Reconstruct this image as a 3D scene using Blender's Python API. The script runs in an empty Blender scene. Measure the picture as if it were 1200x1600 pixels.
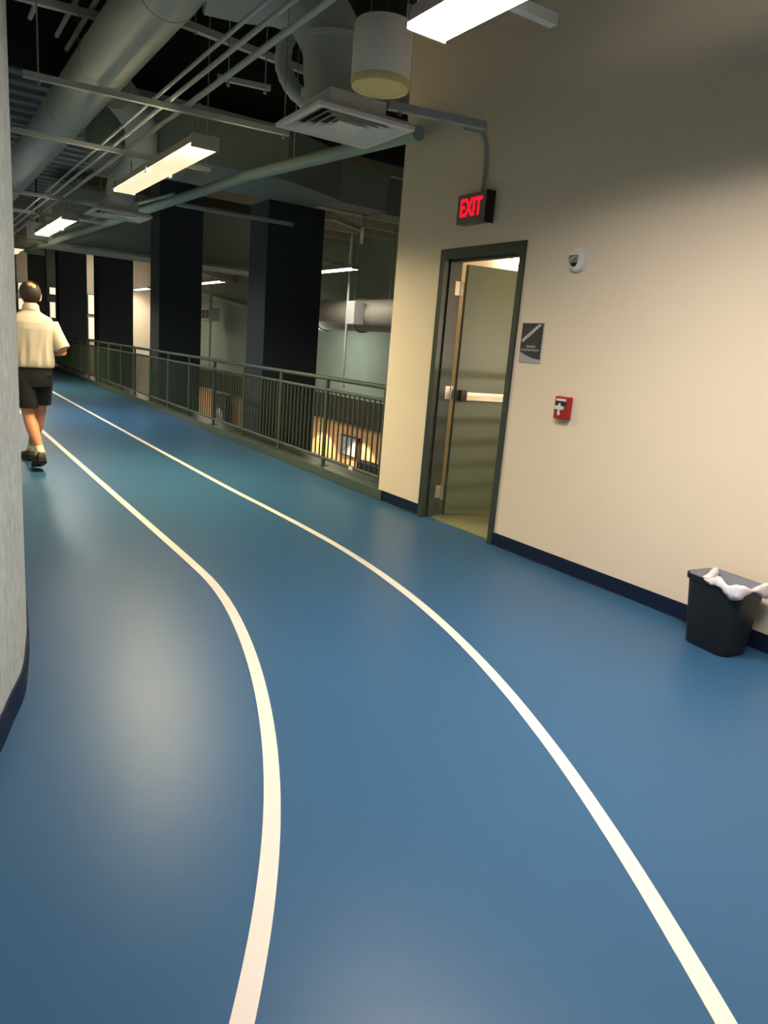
import bpy, bmesh, math, random
from mathutils import Vector, Matrix, noise
random.seed(7)
SC = bpy.context.scene
COL = SC.collection
PI = math.pi

# ------------------------------------------------------------------ camera
cam_data = bpy.data.cameras.new('camera')
cam = bpy.data.objects.new('camera', cam_data)
COL.objects.link(cam)
right = Vector((0.8362, -0.5427, 0.0794)); down = Vector((-0.0553, -0.2275, -0.9722)); fwd = Vector((0.5456, 0.8086, -0.2202))
cam.matrix_world = Matrix(((right.x, -down.x, -fwd.x, 0), (right.y, -down.y, -fwd.y, 0), (right.z, -down.z, -fwd.z, 1.38), (0, 0, 0, 1)))
cam_data.sensor_fit = 'VERTICAL'; cam_data.sensor_height = 36; cam_data.sensor_width = 27
cam_data.lens = 1110 / 1600 * 36
cam_data.clip_start = 0.05; cam_data.clip_end = 200
SC.camera = cam

# ------------------------------------------------------------------ world, exposure
w = bpy.data.worlds.new('dim_interior'); SC.world = w; w.use_nodes = True
w.node_tree.nodes['Background'].inputs[0].default_value = (0.75, 0.85, 1.0, 1)
w.node_tree.nodes['Background'].inputs[1].default_value = 0.012
SC.view_settings.view_transform = 'Standard'; SC.view_settings.look = 'None'
SC.view_settings.exposure = 0.60; SC.view_settings.gamma = 1.0
SC.view_settings.use_curve_mapping = False
LAMP_TRACK = 66.0      # luminance of the fluorescent lenses over the track
LAMP_ATRIUM = 62.0

def lamp(kind, name, loc, energy, color, size=0.3, target=None, spot=None):
    l = bpy.data.lights.new(name, kind); l.energy = energy; l.color = color
    if kind == 'AREA': l.size = size
    else: l.shadow_soft_size = size
    if kind == 'SPOT': l.spot_size = spot; l.spot_blend = 0.35
    o = bpy.data.objects.new(name, l); COL.objects.link(o); o.location = loc
    if target is not None:
        o.rotation_euler = (Vector(target) - Vector(loc)).to_track_quat('-Z', 'Y').to_euler()
    return o
# lamps of the hall on the storey below; stair and wall fills are added
lamp('SPOT', 'lower_wall_lamp', (11.1, 19.3, -1.25), 210, (1.0, 0.76, 0.5), 0.08, (11.9, 19.3, -3.0), math.radians(95))
lamp('SPOT', 'lower_wall_lamp', (11.1, 21.9, -1.25), 210, (1.0, 0.76, 0.5), 0.08, (11.9, 21.9, -3.0), math.radians(95))
lamp('SPOT', 'lower_wall_lamp', (11.1, 31.0, -1.6), 200, (1.0, 0.6, 0.36), 0.08, (11.9, 31.0, -3.0), math.radians(95))
lamp('AREA', 'lower_hall_lamp', (8.5, 22, -1.0), 110, (0.9, 0.97, 1.0), 2.0, (8.5, 22, -4))
lamp('POINT', 'stripe_light', (5.1, 2.0, 1.35), 50, (1.0, 0.9, 0.76), 0.03)  # added unseen lamp, throws the rail stripes onto the door leaf
lamp('AREA', 'atrium_wall_fill', (9.8, 20.0, 1.5), 30, (0.95, 1.0, 0.88), 1.0, (12, 20.0, 0.4))  # added unseen fill that brightens the far wall under the duct
lamp('AREA', 'lower_hall_lamp', (8.5, 33, -1.0), 110, (0.9, 0.95, 1.0), 2.0, (8.5, 33, -4))

# ------------------------------------------------------------------ materials
def lin(c):
    c = c / 255.0
    return c / 12.92 if c <= 0.04045 else ((c + 0.055) / 1.055) ** 2.4
def S(r, g, b): return (lin(r), lin(g), lin(b))

def mat(name, col, rough=0.6, metal=0.0, var=0.08, scale=6.0, bump=0.0, bscale=60.0, spec=0.5, coat=0.0, stretch=None, emit=None):
    m = bpy.data.materials.new(name); m.use_nodes = True
    nt = m.node_tree; b = nt.nodes['Principled BSDF']
    b.inputs['Roughness'].default_value = rough; b.inputs['Metallic'].default_value = metal
    b.inputs['Specular IOR Level'].default_value = spec
    if coat: b.inputs['Coat Weight'].default_value = coat; b.inputs['Coat Roughness'].default_value = 0.25
    tc = nt.nodes.new('ShaderNodeTexCoord'); mp = nt.nodes.new('ShaderNodeMapping')
    if stretch: mp.inputs['Scale'].default_value = stretch
    nt.links.new(tc.outputs['Object'], mp.inputs[0])
    nz = nt.nodes.new('ShaderNodeTexNoise'); nz.inputs['Scale'].default_value = scale; nz.inputs['Detail'].default_value = 4
    nt.links.new(mp.outputs[0], nz.inputs['Vector'])
    mx = nt.nodes.new('ShaderNodeMix'); mx.data_type = 'RGBA'
    mx.inputs['A'].default_value = tuple(max(0, c * (1 - var)) for c in col) + (1,)
    mx.inputs['B'].default_value = tuple(min(1, c * (1 + var)) for c in col) + (1,)
    nt.links.new(nz.outputs[0], mx.inputs['Factor']); nt.links.new(mx.outputs['Result'], b.inputs['Base Color'])
    if bump:
        n2 = nt.nodes.new('ShaderNodeTexNoise'); n2.inputs['Scale'].default_value = bscale; n2.inputs['Detail'].default_value = 3
        nt.links.new(mp.outputs[0], n2.inputs['Vector'])
        bp = nt.nodes.new('ShaderNodeBump'); bp.inputs['Strength'].default_value = bump; bp.inputs['Distance'].default_value = 0.01
        nt.links.new(n2.outputs[0], bp.inputs['Height']); nt.links.new(bp.outputs[0], b.inputs['Normal'])
    if emit:
        b.inputs['Emission Color'].default_value = tuple(emit[:3]) + (1,); b.inputs['Emission Strength'].default_value = emit[3]
    return m

def lens_mat(name, col, strength, power=1.0, streak=0.12, cutoff=None, base=0.35):
    """prismatic lens of a luminaire: brightest straight below it, falling off with the angle"""
    m = bpy.data.materials.new(name); m.use_nodes = True
    nt = m.node_tree; b = nt.nodes['Principled BSDF']
    b.inputs['Base Color'].default_value = (0.8, 0.8, 0.78, 1); b.inputs['Roughness'].default_value = 0.4
    g = nt.nodes.new('ShaderNodeNewGeometry')
    s = nt.nodes.new('ShaderNodeSeparateXYZ'); nt.links.new(g.outputs['Incoming'], s.inputs[0])
    a = nt.nodes.new('ShaderNodeMath'); a.operation = 'ABSOLUTE'; nt.links.new(s.outputs['Z'], a.inputs[0])
    p = nt.nodes.new('ShaderNodeMath'); p.operation = 'POWER'; nt.links.new(a.outputs[0], p.inputs[0]); p.inputs[1].default_value = power
    q = nt.nodes.new('ShaderNodeMath'); q.operation = 'MULTIPLY_ADD'; nt.links.new(p.outputs[0], q.inputs[0])
    q.inputs[1].default_value = strength; q.inputs[2].default_value = base
    if cutoff:      # glare cut-off of the prismatic lens: little light leaves it near the horizontal
        c = nt.nodes.new('ShaderNodeMapRange'); c.interpolation_type = 'SMOOTHSTEP'
        c.inputs['From Min'].default_value = cutoff[0]; c.inputs['From Max'].default_value = cutoff[1]
        nt.links.new(a.outputs[0], c.inputs['Value'])
        k = nt.nodes.new('ShaderNodeMath'); k.operation = 'MULTIPLY'
        nt.links.new(p.outputs[0], k.inputs[0]); nt.links.new(c.outputs[0], k.inputs[1]); nt.links.new(k.outputs[0], q.inputs[0])
    tc = nt.nodes.new('ShaderNodeTexCoord'); mp = nt.nodes.new('ShaderNodeMapping'); mp.inputs['Scale'].default_value = (14, 1.5, 1)
    nt.links.new(tc.outputs['Object'], mp.inputs[0])
    nz = nt.nodes.new('ShaderNodeTexNoise'); nz.inputs['Scale'].default_value = 2.0; nt.links.new(mp.outputs[0], nz.inputs['Vector'])
    r = nt.nodes.new('ShaderNodeMapRange'); r.inputs['To Min'].default_value = 1 - streak; r.inputs['To Max'].default_value = 1 + streak
    nt.links.new(nz.outputs[0], r.inputs['Value'])
    f = nt.nodes.new('ShaderNodeMath'); f.operation = 'MULTIPLY'; nt.links.new(q.outputs[0], f.inputs[0]); nt.links.new(r.outputs[0], f.inputs[1])
    b.inputs['Emission Color'].default_value = tuple(col) + (1,)
    nt.links.new(f.outputs[0], b.inputs['Emission Strength'])
    return m

M = {}
M['track'] = mat('track_rubber', (0.030, 0.093, 0.182), 0.35, var=0.05, scale=1.2, bump=0.05, bscale=260, spec=0.26)
M['line'] = mat('line_paint', S(216, 206, 194), 0.5, var=0.04, scale=9)
M['cream'] = mat('cream_paint', S(232, 214, 188), 0.62, var=0.02, scale=1.0, bump=0.05, bscale=180)
M['cream_stair'] = mat('stair_paint', S(236, 222, 196), 0.6, var=0.03)
M['navy'] = mat('navy_rubber', S(13, 28, 54), 0.62, var=0.1, spec=0.25)
M['green'] = mat('green_paint', S(50, 60, 53), 0.38, var=0.05, scale=3)
M['greenrail'] = mat('rail_paint', S(68, 80, 68), 0.35, var=0.08, scale=8)
M['kerb'] = mat('kerb_paint', S(70, 80, 66), 0.28, var=0.08, scale=4)
M['greenleaf'] = mat('door_paint', S(86, 96, 74), 0.42, var=0.04, scale=2)
M['steel'] = mat('brushed_steel', S(190, 186, 178), 0.3, metal=0.9, var=0.08, scale=20)
M['galv'] = mat('galvanised_steel', S(150, 150, 144), 0.55, metal=0.35, var=0.12, scale=9)
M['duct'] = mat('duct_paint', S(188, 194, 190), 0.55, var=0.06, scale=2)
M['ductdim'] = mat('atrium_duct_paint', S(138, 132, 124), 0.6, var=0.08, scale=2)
M['pipe'] = mat('pipe_paint', S(176, 182, 176), 0.5, var=0.06, scale=5)
M['pipegreen'] = mat('pipe_green_paint', S(150, 168, 158), 0.45, var=0.06, scale=5)
M['bulk'] = mat('bulkhead_paint', S(150, 160, 150), 0.7, var=0.06, scale=1.5)
M['black'] = mat('black_plastic', S(26, 27, 28), 0.45, var=0.1, scale=10)
M['colnavy'] = mat('column_paint', S(52, 61, 72), 0.6, var=0.08, scale=3)
M['ceildark'] = mat('dark_deck_shade', S(40, 42, 42), 0.85, var=0.12, scale=3)  # near-black stands in for the shade above the hanging lamps
M['ceilgrey'] = mat('grey_deck_paint', S(188, 180, 162), 0.8, var=0.12, scale=1.5)
M['ceilblue'] = mat('blue_grey_deck_paint', S(150, 164, 172), 0.7, var=0.08, scale=1.5)
M['block'] = mat('block_wall_paint', S(158, 168, 152), 0.75, var=0.08, scale=1.5, bump=0.2, bscale=30)
M['brown'] = mat('dark_fascia', S(58, 48, 42), 0.7, var=0.1)
M['wood'] = mat('wood_panel', S(222, 166, 110), 0.5, var=0.15, scale=3, stretch=(1, 1, 6))
M['woodfloor'] = mat('lower_floor_sheet', S(120, 126, 128), 0.3, var=0.1, scale=4)
M['endwall'] = mat('end_wall_paint', S(70, 72, 66), 0.8, var=0.08)
M['white'] = mat('white_plastic', S(222, 220, 214), 0.45, var=0.03)
M['housing'] = mat('fixture_housing', S(176, 168, 160), 0.5, var=0.04)
M['drum'] = mat('drum_paint', S(242, 236, 224), 0.5, var=0.05, scale=4)
M['drumrim'] = mat('drum_rim_yellowed', S(222, 206, 140), 0.5, var=0.08, scale=12)
M['drumlens'] = mat('drum_lens', S(150, 152, 150), 0.35, var=0.05)
M['red'] = mat('alarm_red', S(158, 22, 26), 0.35, var=0.06)
M['bag'] = mat('bag_plastic', S(226, 218, 220), 0.4, var=0.06, scale=30)
M['baggrey'] = mat('bag_inside', S(118, 118, 124), 0.4, var=0.12, scale=12)
M['glass'] = mat('clear_lens', S(120, 122, 118), 0.12, var=0.1, scale=20, spec=0.8)
M['signdark'] = mat('sign_charcoal', S(44, 44, 46), 0.5, var=0.06)
M['signgrey'] = mat('sign_silver', S(166, 166, 172), 0.4, var=0.04)
M['signlight'] = mat('sign_white', S(206, 206, 200), 0.5, var=0.04)
M['exitcase'] = mat('exit_case', S(112, 108, 98), 0.5, var=0.05)
M['exitred'] = mat('exit_letter_red', (0.9, 0.01, 0.04), 0.4, var=0.02, emit=(1.0, 0.002, 0.02, 1.0))
M['shirt'] = mat('cream_shirt_cloth', S(196, 182, 166), 0.8, var=0.05, scale=14, bump=0.15, bscale=300)
M['shorts'] = mat('black_shorts_cloth', S(18, 17, 18), 0.85, var=0.2, scale=14)
M['sock'] = mat('white_sock', S(220, 208, 180), 0.85, var=0.05, scale=60)
M['shoe'] = mat('brown_shoe', S(62, 52, 40), 0.6, var=0.2, scale=30)
M['sole'] = mat('shoe_sole', S(28, 26, 26), 0.6, var=0.1)
M['hair'] = mat('grey_brown_hair', S(50, 40, 34), 0.7, var=0.5, scale=60, stretch=(1, 1, 0.3))
M['olive'] = mat('stair_landing_floor', S(120, 122, 88), 0.5, var=0.08)

# skin and concrete have their own layered mixes
M['skin'] = mat('skin', S(206, 140, 104), 0.55, var=0.1, scale=12)
def concrete():
    m = mat('cast_concrete', S(168, 173, 168), 0.8, var=0.18, scale=5, bump=0.5, bscale=26, stretch=(1, 1, 0.62))
    nt = m.node_tree; b = nt.nodes['Principled BSDF']
    old = b.inputs['Base Color'].links[0].from_socket
    v = nt.nodes.new('ShaderNodeTexNoise'); v.inputs['Scale'].default_value = 34; v.inputs['Detail'].default_value = 6
    mp = [n for n in nt.nodes if n.bl_idname == 'ShaderNodeMapping'][0]
    nt.links.new(mp.outputs[0], v.inputs['Vector'])
    rr = nt.nodes.new('ShaderNodeMapRange'); rr.inputs['From Min'].default_value = 0.35; rr.inputs['From Max'].default_value = 0.7
    rr.inputs['To Min'].default_value = 0.82; rr.inputs['To Max'].default_value = 1.12
    nt.links.new(v.outputs[0], rr.inputs['Value'])
    mx = nt.nodes.new('ShaderNodeVectorMath'); mx.operation = 'SCALE'
    nt.links.new(old, mx.inputs[0]); nt.links.new(rr.outputs[0], mx.inputs['Scale'])
    nt.links.new(mx.outputs[0], b.inputs['Base Color'])
    return m
M['concrete'] = concrete()
M['lens_warm'] = lens_mat('lens_warm', (1.0, 0.84, 0.50), LAMP_TRACK * 1.5, streak=0.3, cutoff=(0.20, 0.37), base=0.58)
M['lens_white'] = lens_mat('lens_white', (1.0, 0.92, 0.84), LAMP_TRACK * 1.05, streak=0.25, cutoff=(0.11, 0.28), base=0.60)
M['lens_atrium'] = lens_mat('lens_atrium', (1.0, 0.92, 0.72), LAMP_ATRIUM, power=1.0)

# ------------------------------------------------------------------ mesh helpers
def bm_new(): return bmesh.new()
def box(bm, x0, x1, y0, y1, z0, z1, bev=0.0, mtx=None):
    r = bmesh.ops.create_cube(bm, size=1.0)
    vs = r['verts']
    for v in vs:
        v.co = Vector((x0 + (v.co.x + .5) * (x1 - x0), y0 + (v.co.y + .5) * (y1 - y0), z0 + (v.co.z + .5) * (z1 - z0)))
    if bev:
        es = list({e for v in vs for e in v.link_edges})
        rb = bmesh.ops.bevel(bm, geom=es, offset=bev, segments=2, affect='EDGES', profile=0.6)
        vs = list({v for f in rb['faces'] for v in f.verts} | {v for v in vs if v.is_valid})
    if mtx is not None:
        for v in vs: v.co = mtx @ v.co
    return vs
def frame_for(d):
    d = d.normalized(); up = Vector((0, 0, 1)) if abs(d.z) < 0.95 else Vector((0, 1, 0))
    a = d.cross(up).normalized(); b = a.cross(d).normalized()
    return a, b
def tube(bm, pts, r, seg=16, caps=True, rect=None):
    """tube of radius r (number or list) along pts; parallel transported"""
    pts = [Vector(p) for p in pts]; n = len(pts)
    rs = r if isinstance(r, (list, tuple)) else [r] * n
    rings = []; a = None
    for i, p in enumerate(pts):
        d = (pts[min(i + 1, n - 1)] - pts[max(i - 1, 0)]).normalized()
        if a is None: a, b = frame_for(d)
        else:
            a = (a - d * a.dot(d)).normalized(); b = a.cross(d).normalized()
        ring = []
        for k in range(seg):
            t = 2 * PI * k / seg
            if rect: 
                c, s = math.cos(t), math.sin(t)
                q = max(abs(c), abs(s)); off = a * (c / q * rect[0]) + b * (s / q * rect[1])
            else: off = a * math.cos(t) * rs[i] + b * math.sin(t) * rs[i]
            ring.append(bm.verts.new(p + off))
        rings.append(ring)
    for i in range(n - 1):
        for k in range(seg):
            bm.faces.new((rings[i][k], rings[i][(k + 1) % seg], rings[i + 1][(k + 1) % seg], rings[i + 1][k]))
    if caps:
        bm.faces.new(rings[0][::-1]); bm.faces.new(rings[-1])
def bar(bm, p, q, wx, wz):
    """rectangular bar between p and q"""
    p, q = Vector(p), Vector(q); d = (q - p).normalized(); a, b = frame_for(d)
    vs = []
    for c in (p, q):
        for s, t in ((-1, -1), (1, -1), (1, 1), (-1, 1)):
            vs.append(bm.verts.new(c + a * s * wx / 2 + b * t * wz / 2))
    for f in ((0, 1, 2, 3), (7, 6, 5, 4), (0, 4, 5, 1), (1, 5, 6, 2), (2, 6, 7, 3), (3, 7, 4, 0)):
        bm.faces.new([vs[i] for i in f])
def lathe(bm, prof, c, axis='Z', seg=32):
    """prof: list of (radius, height)"""
    rings = []
    for r, h in prof:
        ring = []
        for k in range(seg):
            t = 2 * PI * k / seg
            if axis == 'Z': p = Vector((r * math.cos(t), r * math.sin(t), h))
            elif axis == 'X': p = Vector((h, r * math.cos(t), r * math.sin(t)))
            else: p = Vector((r * math.cos(t), h, r * math.sin(t)))
            ring.append(bm.verts.new(Vector(c) + p))
        rings.append(ring)
    for i in range(len(rings) - 1):
        for k in range(seg):
            bm.faces.new((rings[i][k], rings[i][(k + 1) % seg], rings[i + 1][(k + 1) % seg], rings[i + 1][k]))
    bm.faces.new(rings[0]); bm.faces.new(rings[-1][::-1])
def loft(bm, rings, caps=True):
    R = [[bm.verts.new(p) for p in ring] for ring in rings]
    n = len(R[0])
    for i in range(len(R) - 1):
        for k in range(n):
            bm.faces.new((R[i][k], R[i][(k + 1) % n], R[i + 1][(k + 1) % n], R[i + 1][k]))
    if caps: bm.faces.new(R[0][::-1]); bm.faces.new(R[-1])
def ell(c, rx, ry, seg=20, tilt=(0, 0), mod=None, p=2.0):
    """horizontal super-elliptic ring"""
    out = []
    for k in range(seg):
        t = 2 * PI * k / seg
        cx, sy = math.cos(t), math.sin(t)
        x = math.copysign(abs(cx) ** (2 / p), cx) * rx; y = math.copysign(abs(sy) ** (2 / p), sy) * ry
        if mod: s = mod(t); x *= s; y *= s
        out.append(Vector((c[0] + x, c[1] + y, c[2] + x * tilt[0] + y * tilt[1])))
    return out
def obj(name, bm, m, parent=None, smooth=False, angle=None, loc=None):
    bmesh.ops.recalc_face_normals(bm, faces=bm.faces)
    me = bpy.data.meshes.new(name); bm.to_mesh(me); bm.free()
    if m: me.materials.append(m)
    if smooth:
        for f in me.polygons: f.use_smooth = True
        if angle is not None: me.set_sharp_from_angle(angle=math.radians(angle))
    o = bpy.data.objects.new(name, me); COL.objects.link(o)
    if parent is not None: o.parent = parent
    if loc: o.location = loc
    return o
def thing(name, label, cat, loc=(0, 0, 0), rz=0, group=None):
    o = bpy.data.objects.new(name, None); COL.objects.link(o); o.location = loc; o.rotation_euler = (0, 0, rz)
    o.empty_display_size = 0.2
    o['label'] = label; o['category'] = cat
    if group: o['group'] = group
    return o
def tag(o, label, cat, group=None):
    o['label'] = label; o['category'] = cat
    if group: o['group'] = group
    return o
def struct(name, bm, m, parent=None, **k):
    o = obj(name, bm, m, parent, **k)
    if parent is None: o['kind'] = 'structure'
    return o
def dup(root, loc=None, rz=None, label=None, group=None):
    r = root.copy(); COL.objects.link(r)
    if loc is not None: r.location = loc
    if rz is not None: r.rotation_euler = (0, 0, rz)
    if label: r['label'] = label
    if group: r['group'] = group
    for ch in list(root.children):
        c = ch.copy(); COL.objects.link(c); c.parent = r
        for g in list(ch.children):
            d = g.copy(); COL.objects.link(d); d.parent = c
    return r
def catmull(pts, n=8):
    P = [Vector(p) for p in pts]; out = []
    for i in range(len(P) - 1):
        p0 = P[max(i - 1, 0)]; p1 = P[i]; p2 = P[i + 1]; p3 = P[min(i + 2, len(P) - 1)]
        for k in range(n):
            t = k / n
            out.append(0.5 * ((2 * p1) + (p2 - p0) * t + (2 * p0 - 5 * p1 + 4 * p2 - p3) * t * t + (3 * p1 - p0 - 3 * p2 + p3) * t ** 3))
    out.append(P[-1]); return out

# ------------------------------------------------------------------ the setting
WX = 3.66            # face of the cream wall
b = bm_new(); box(b, -4.5, 3.98, -7, 40, -0.25, 0.0)
box(b, 3.98, 3.99, -7, 5.4, -0.25, 0.0)
struct('floor', b, M['track'])

b = bm_new()         # cream wall with the door opening cut out of it
y_end = 5.55
box(b, WX, 3.82, -7, 3.93, 0, 5.2)
box(b, WX, 3.82, 4.86, y_end, 0, 5.2)
box(b, WX, 3.82, 3.93, 4.86, 2.19, 5.2)
bmesh.ops.remove_doubles(b, verts=b.verts, dist=0.0005)
struct('wall_right', b, M['cream'])

b = bm_new()
for y0, y1 in ((-7, 3.90), (4.885, 5.56)):
    box(b, WX - 0.007, WX, y0, y1, 0.004, 0.1, 0.002)
box(b, WX - 0.007, 3.83, y_end, y_end + 0.007, 0.004, 0.1)
struct('baseboard_right', b, M['navy'])

# curved concrete wall on the inside of the track
wl = catmull([(-2.6, -.65, 0), (-1.8, -.2, 0), (-1.2, .25, 0), (-.75, .7, 0), (-.4, 1.15, 0), (-.15, 1.55, 0), (.05, 1.98, 0), (.195, 2.377, 0),
              (.254, 2.565, 0), (.317, 2.77, 0), (.36, 3.02, 0), (.386, 3.2, 0), (.406, 3.4, 0), (.418, 3.6, 0), (.424, 3.85, 0), (.427, 4.2, 0), (.43, 4.8, 0), (.43, 5.8, 0), (.43, 7.5, 0), (.43, 10, 0), (.43, 14, 0), (.43, 20, 0), (.43, 26, 0)], 5)
wl = [p - Vector((0.03, 0, 0)) for p in wl]
def ribbon_wall(path, t0, t1, z0, z1):
    bm = bm_new(); n = len(path); rows = []
    for i, p in enumerate(path):
        d = (path[min(i + 1, n - 1)] - path[max(i - 1, 0)]).normalized(); nr = Vector((d.y, -d.x, 0))
        rows.append([bm.verts.new(p + nr * t + Vector((0, 0, z))) for t, z in ((t0, z0), (t1, z0), (t1, z1), (t0, z1))])
    for i in range(n - 1):
        for k in range(4): bm.faces.new((rows[i][k], rows[i][(k + 1) % 4], rows[i + 1][(k + 1) % 4], rows[i + 1][k]))
    bm.faces.new(rows[0]); bm.faces.new(rows[-1][::-1])
    return bm
struct('wall_left', ribbon_wall(wl, -0.25, 0, 0, 5.2), M['concrete'], smooth=True, angle=40)
struct('baseboard_left', ribbon_wall(wl, 0, 0.008, 0.002, 0.11), M['navy'], smooth=True, angle=40)

b = bm_new(); box(b, -4.5, 4.55, -7, 9.36, 5.2, 5.35); struct('ceiling', b, M['ceildark'])
b = bm_new()
box(b, 3.5, 12.2, 9.46, 44, 4.75, 4.9); box(b, 4.55, 12.2, -7, 9.46, 4.75, 4.9)
for i in range(26):      # ribs of the exposed deck
    y = 9.4 + i * 1.3
    if y > 9.4: box(b, 3.5, 12.0, y, y + 0.10, 4.55, 4.75)
struct('ceiling_atrium', b, M['ceilgrey'])
b = bm_new(); box(b, -4.5, 3.5, 9.46, 44, 4.75, 4.9)
for i in range(60):
    y = 9.8 + i * 0.5
    box(b, -4.4, 3.5, y, y + 0.16, 4.68, 4.75)
struct('ceiling_far', b, M['ceilblue'])
b = bm_new(); box(b, -4.5, 12.2, 9.36, 9.46, 4.03, 5.35); box(b, 4.45, 4.55, -7, 9.36, 4.76, 5.2); struct('ceiling_shade_step', b, M['ceildark'])  # closes the deck step; hung lower as added dark for the shade there
b = bm_new(); box(b, -4.7, -4.5, -7.2, 44, -0.25, 5.35); struct('wall_inner', b, M['endwall'])
b = bm_new(); box(b, -4.5, 12.2, 40, 40.2, -4.2, 4.8); struct('wall_far_end', b, M['endwall'])
b = bm_new(); box(b, -4.5, 3.66, -7.2, -7.0, 0, 5.2); struct('wall_near_end', b, M['endwall'])
b = bm_new(); box(b, 12.0, 12.2, 6, 44, -0.2, 4.8); struct('wall_far', b, M['block'])
b = bm_new(); box(b, 12.0, 12.2, 6, 44, -4.2, -1.05); struct('wall_far_lower', b, M['wood'])
b = bm_new(); box(b, 11.9, 12.2, 6, 44, -1.05, -0.2, 0.02); struct('trim_1', b, M['brown'])
b = bm_new(); box(b, 3.98, 12.2, 5.6, 44, -4.4, -4.2); struct('floor_lower', b, M['woodfloor'])
b = bm_new(); box(b, 3.98, 4.02, 5.6, 44, -4.2, -0.25); struct('wall_slab_edge', b, M['bulk'])
# kerb under the guard rail
b = bm_new(); vs = box(b, 3.64, 3.97, 5.555, 26.5, 0.0, 0.10, 0.008)
box(b, 3.64, 3.659, 5.47, 5.56, 0.0, 0.10)
for v in b.verts: v.co.x += max(0.0, v.co.y - 5.56) * 0.0095
struct('trim_2', b, M['kerb'])

# stair enclosure behind the door
b = bm_new(); box(b, 6.2, 6.3, 1.7, 5.55, 0, 2.8); struct('wall_stair_back', b, M['cream_stair'])
b = bm_new(); box(b, 3.82, 6.2, 5.4, 5.5, 0, 2.8); struct('wall_stair_far', b, M['cream_stair'])
b = bm_new(); box(b, 3.82, 6.2, 1.7, 1.8, 0, 2.8); struct('wall_stair_near', b, M['cream_stair'])
b = bm_new(); box(b, 3.82, 6.3, 1.7, 5.5, 2.7, 2.8); struct('ceiling_stair', b, M['cream_stair'])
b = bm_new(); box(b, 3.99, 6.3, 1.7, 5.4, -0.2, 0.0); box(b, 3.72, 3.99, 3.96, 4.82, 0.0, 0.006); struct('floor_stair', b, M['olive'])

# ------------------------------------------------------------------ door
door = bpy.data.objects.new('door_1', None); COL.objects.link(door); door.location = (WX, 4.39, 0); door['kind'] = 'structure'
def off(bm, v):
    for q in bm.verts: q.co -= Vector(v)
    return bm
DO = (WX, 4.39, 0)
b = bm_new()
for y0, y1 in ((4.825, 4.885), (3.905, 3.958)):
    box(b, WX - 0.015, 3.835, y0, y1, 0, 2.14, 0.002)
box(b, WX - 0.015, 3.835, 3.905, 4.885, 2.14, 2.215, 0.003)
# stop bead of the frame
box(b, 3.70, 3.76, 4.805, 4.826, 0, 2.14); box(b, 3.70, 3.76, 3.957, 3.975, 0, 2.14); box(b, 3.70, 3.76, 3.96, 4.82, 2.122, 2.141)
obj('door_frame', off(b, DO), M['green'], door)
ang = math.atan2(-0.2, 0.98)
L = bm_new(); box(L, 0.0, 0.89, -0.022, 0.022, 0.02, 2.125, 0.002)
leaf = obj('door_leaf', L, M['greenleaf'], door); leaf.location = (3.875 - WX, 4.810 - 4.39, 0); leaf.rotation_euler = (0, 0, ang)
b = bm_new(); box(b, 0.06, 0.86, -0.075, -0.022, 1.025, 1.10, 0.006)
pb = obj('push_bar', b, M['steel'], leaf)
pb['label'] = 'brushed metal push bar'
b = bm_new(); box(b, 0.02, 0.075, -0.082, -0.022, 1.015, 1.11, 0.004); box(b, 0.60, 0.625, -0.08, -0.022, 1.02, 1.105, 0.002)
obj('push_bar_bracket', b, M['black'], leaf)
for z in (1.93, 1.08, 0.22):
    b = bm_new(); lathe(b, [(0.011, -0.06), (0.011, 0.06)], (3.835, 4.822, z), seg=12)
    box(b, 3.775, 3.835, 4.818, 4.826, z - 0.055, z + 0.055); box(b, 3.835, 3.865, 4.815, 4.823, z - 0.055, z + 0.055)
    h = obj('hinge', off(b, DO), M['steel'], door, smooth=True, angle=40); h['label'] = 'silver hinge'

# stair room lamp
t = thing('wall_lamp', 'round white glowing wall lamp seen through the open door above the door leaf', 'lamp', (4.93, 5.4, 2.36))
b = bm_new(); lathe(b, [(0.0, 0.0), (0.06, 0.0), (0.06, -0.03), (0.0, -0.03)], (0, 0, 0), 'Y', 24); obj('mount', b, M['white'], t, smooth=True, angle=40)
b = bm_new(); lathe(b, [(0.05, -0.03), (0.068, -0.06), (0.07, -0.09), (0.05, -0.125), (0.005, -0.14)], (0, 0, 0), 'Y', 24)
obj('globe', b, mat('globe_glow', (0.9, 0.9, 0.9), emit=(1.0, 0.9, 0.7, 34)), t, smooth=True)

# added level rails, out of view, that cast stripe shadows on the door leaf
t = thing('shadow_rails', 'unseen green rails added behind the door wall to stripe the leaf with shadow', 'railing', (4.8, 3.55, 0))
for z in (0.08, 0.19, 0.30, 0.41, 0.52, 0.63, 0.74, 0.85, 0.96, 1.07, 1.18, 1.29): 
    b = bm_new(); tube(b, [(-0.5, 0, z), (1.3, 0, z)], 0.018, 10); obj('rail', b, M['greenrail'], t, smooth=True, angle=40)
for x in (-0.5, 1.3):
    b = bm_new(); tube(b, [(x, 0, 0), (x, 0, 1.31)], 0.024, 10); obj('post', b, M['greenrail'], t, smooth=True, angle=40)

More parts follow.
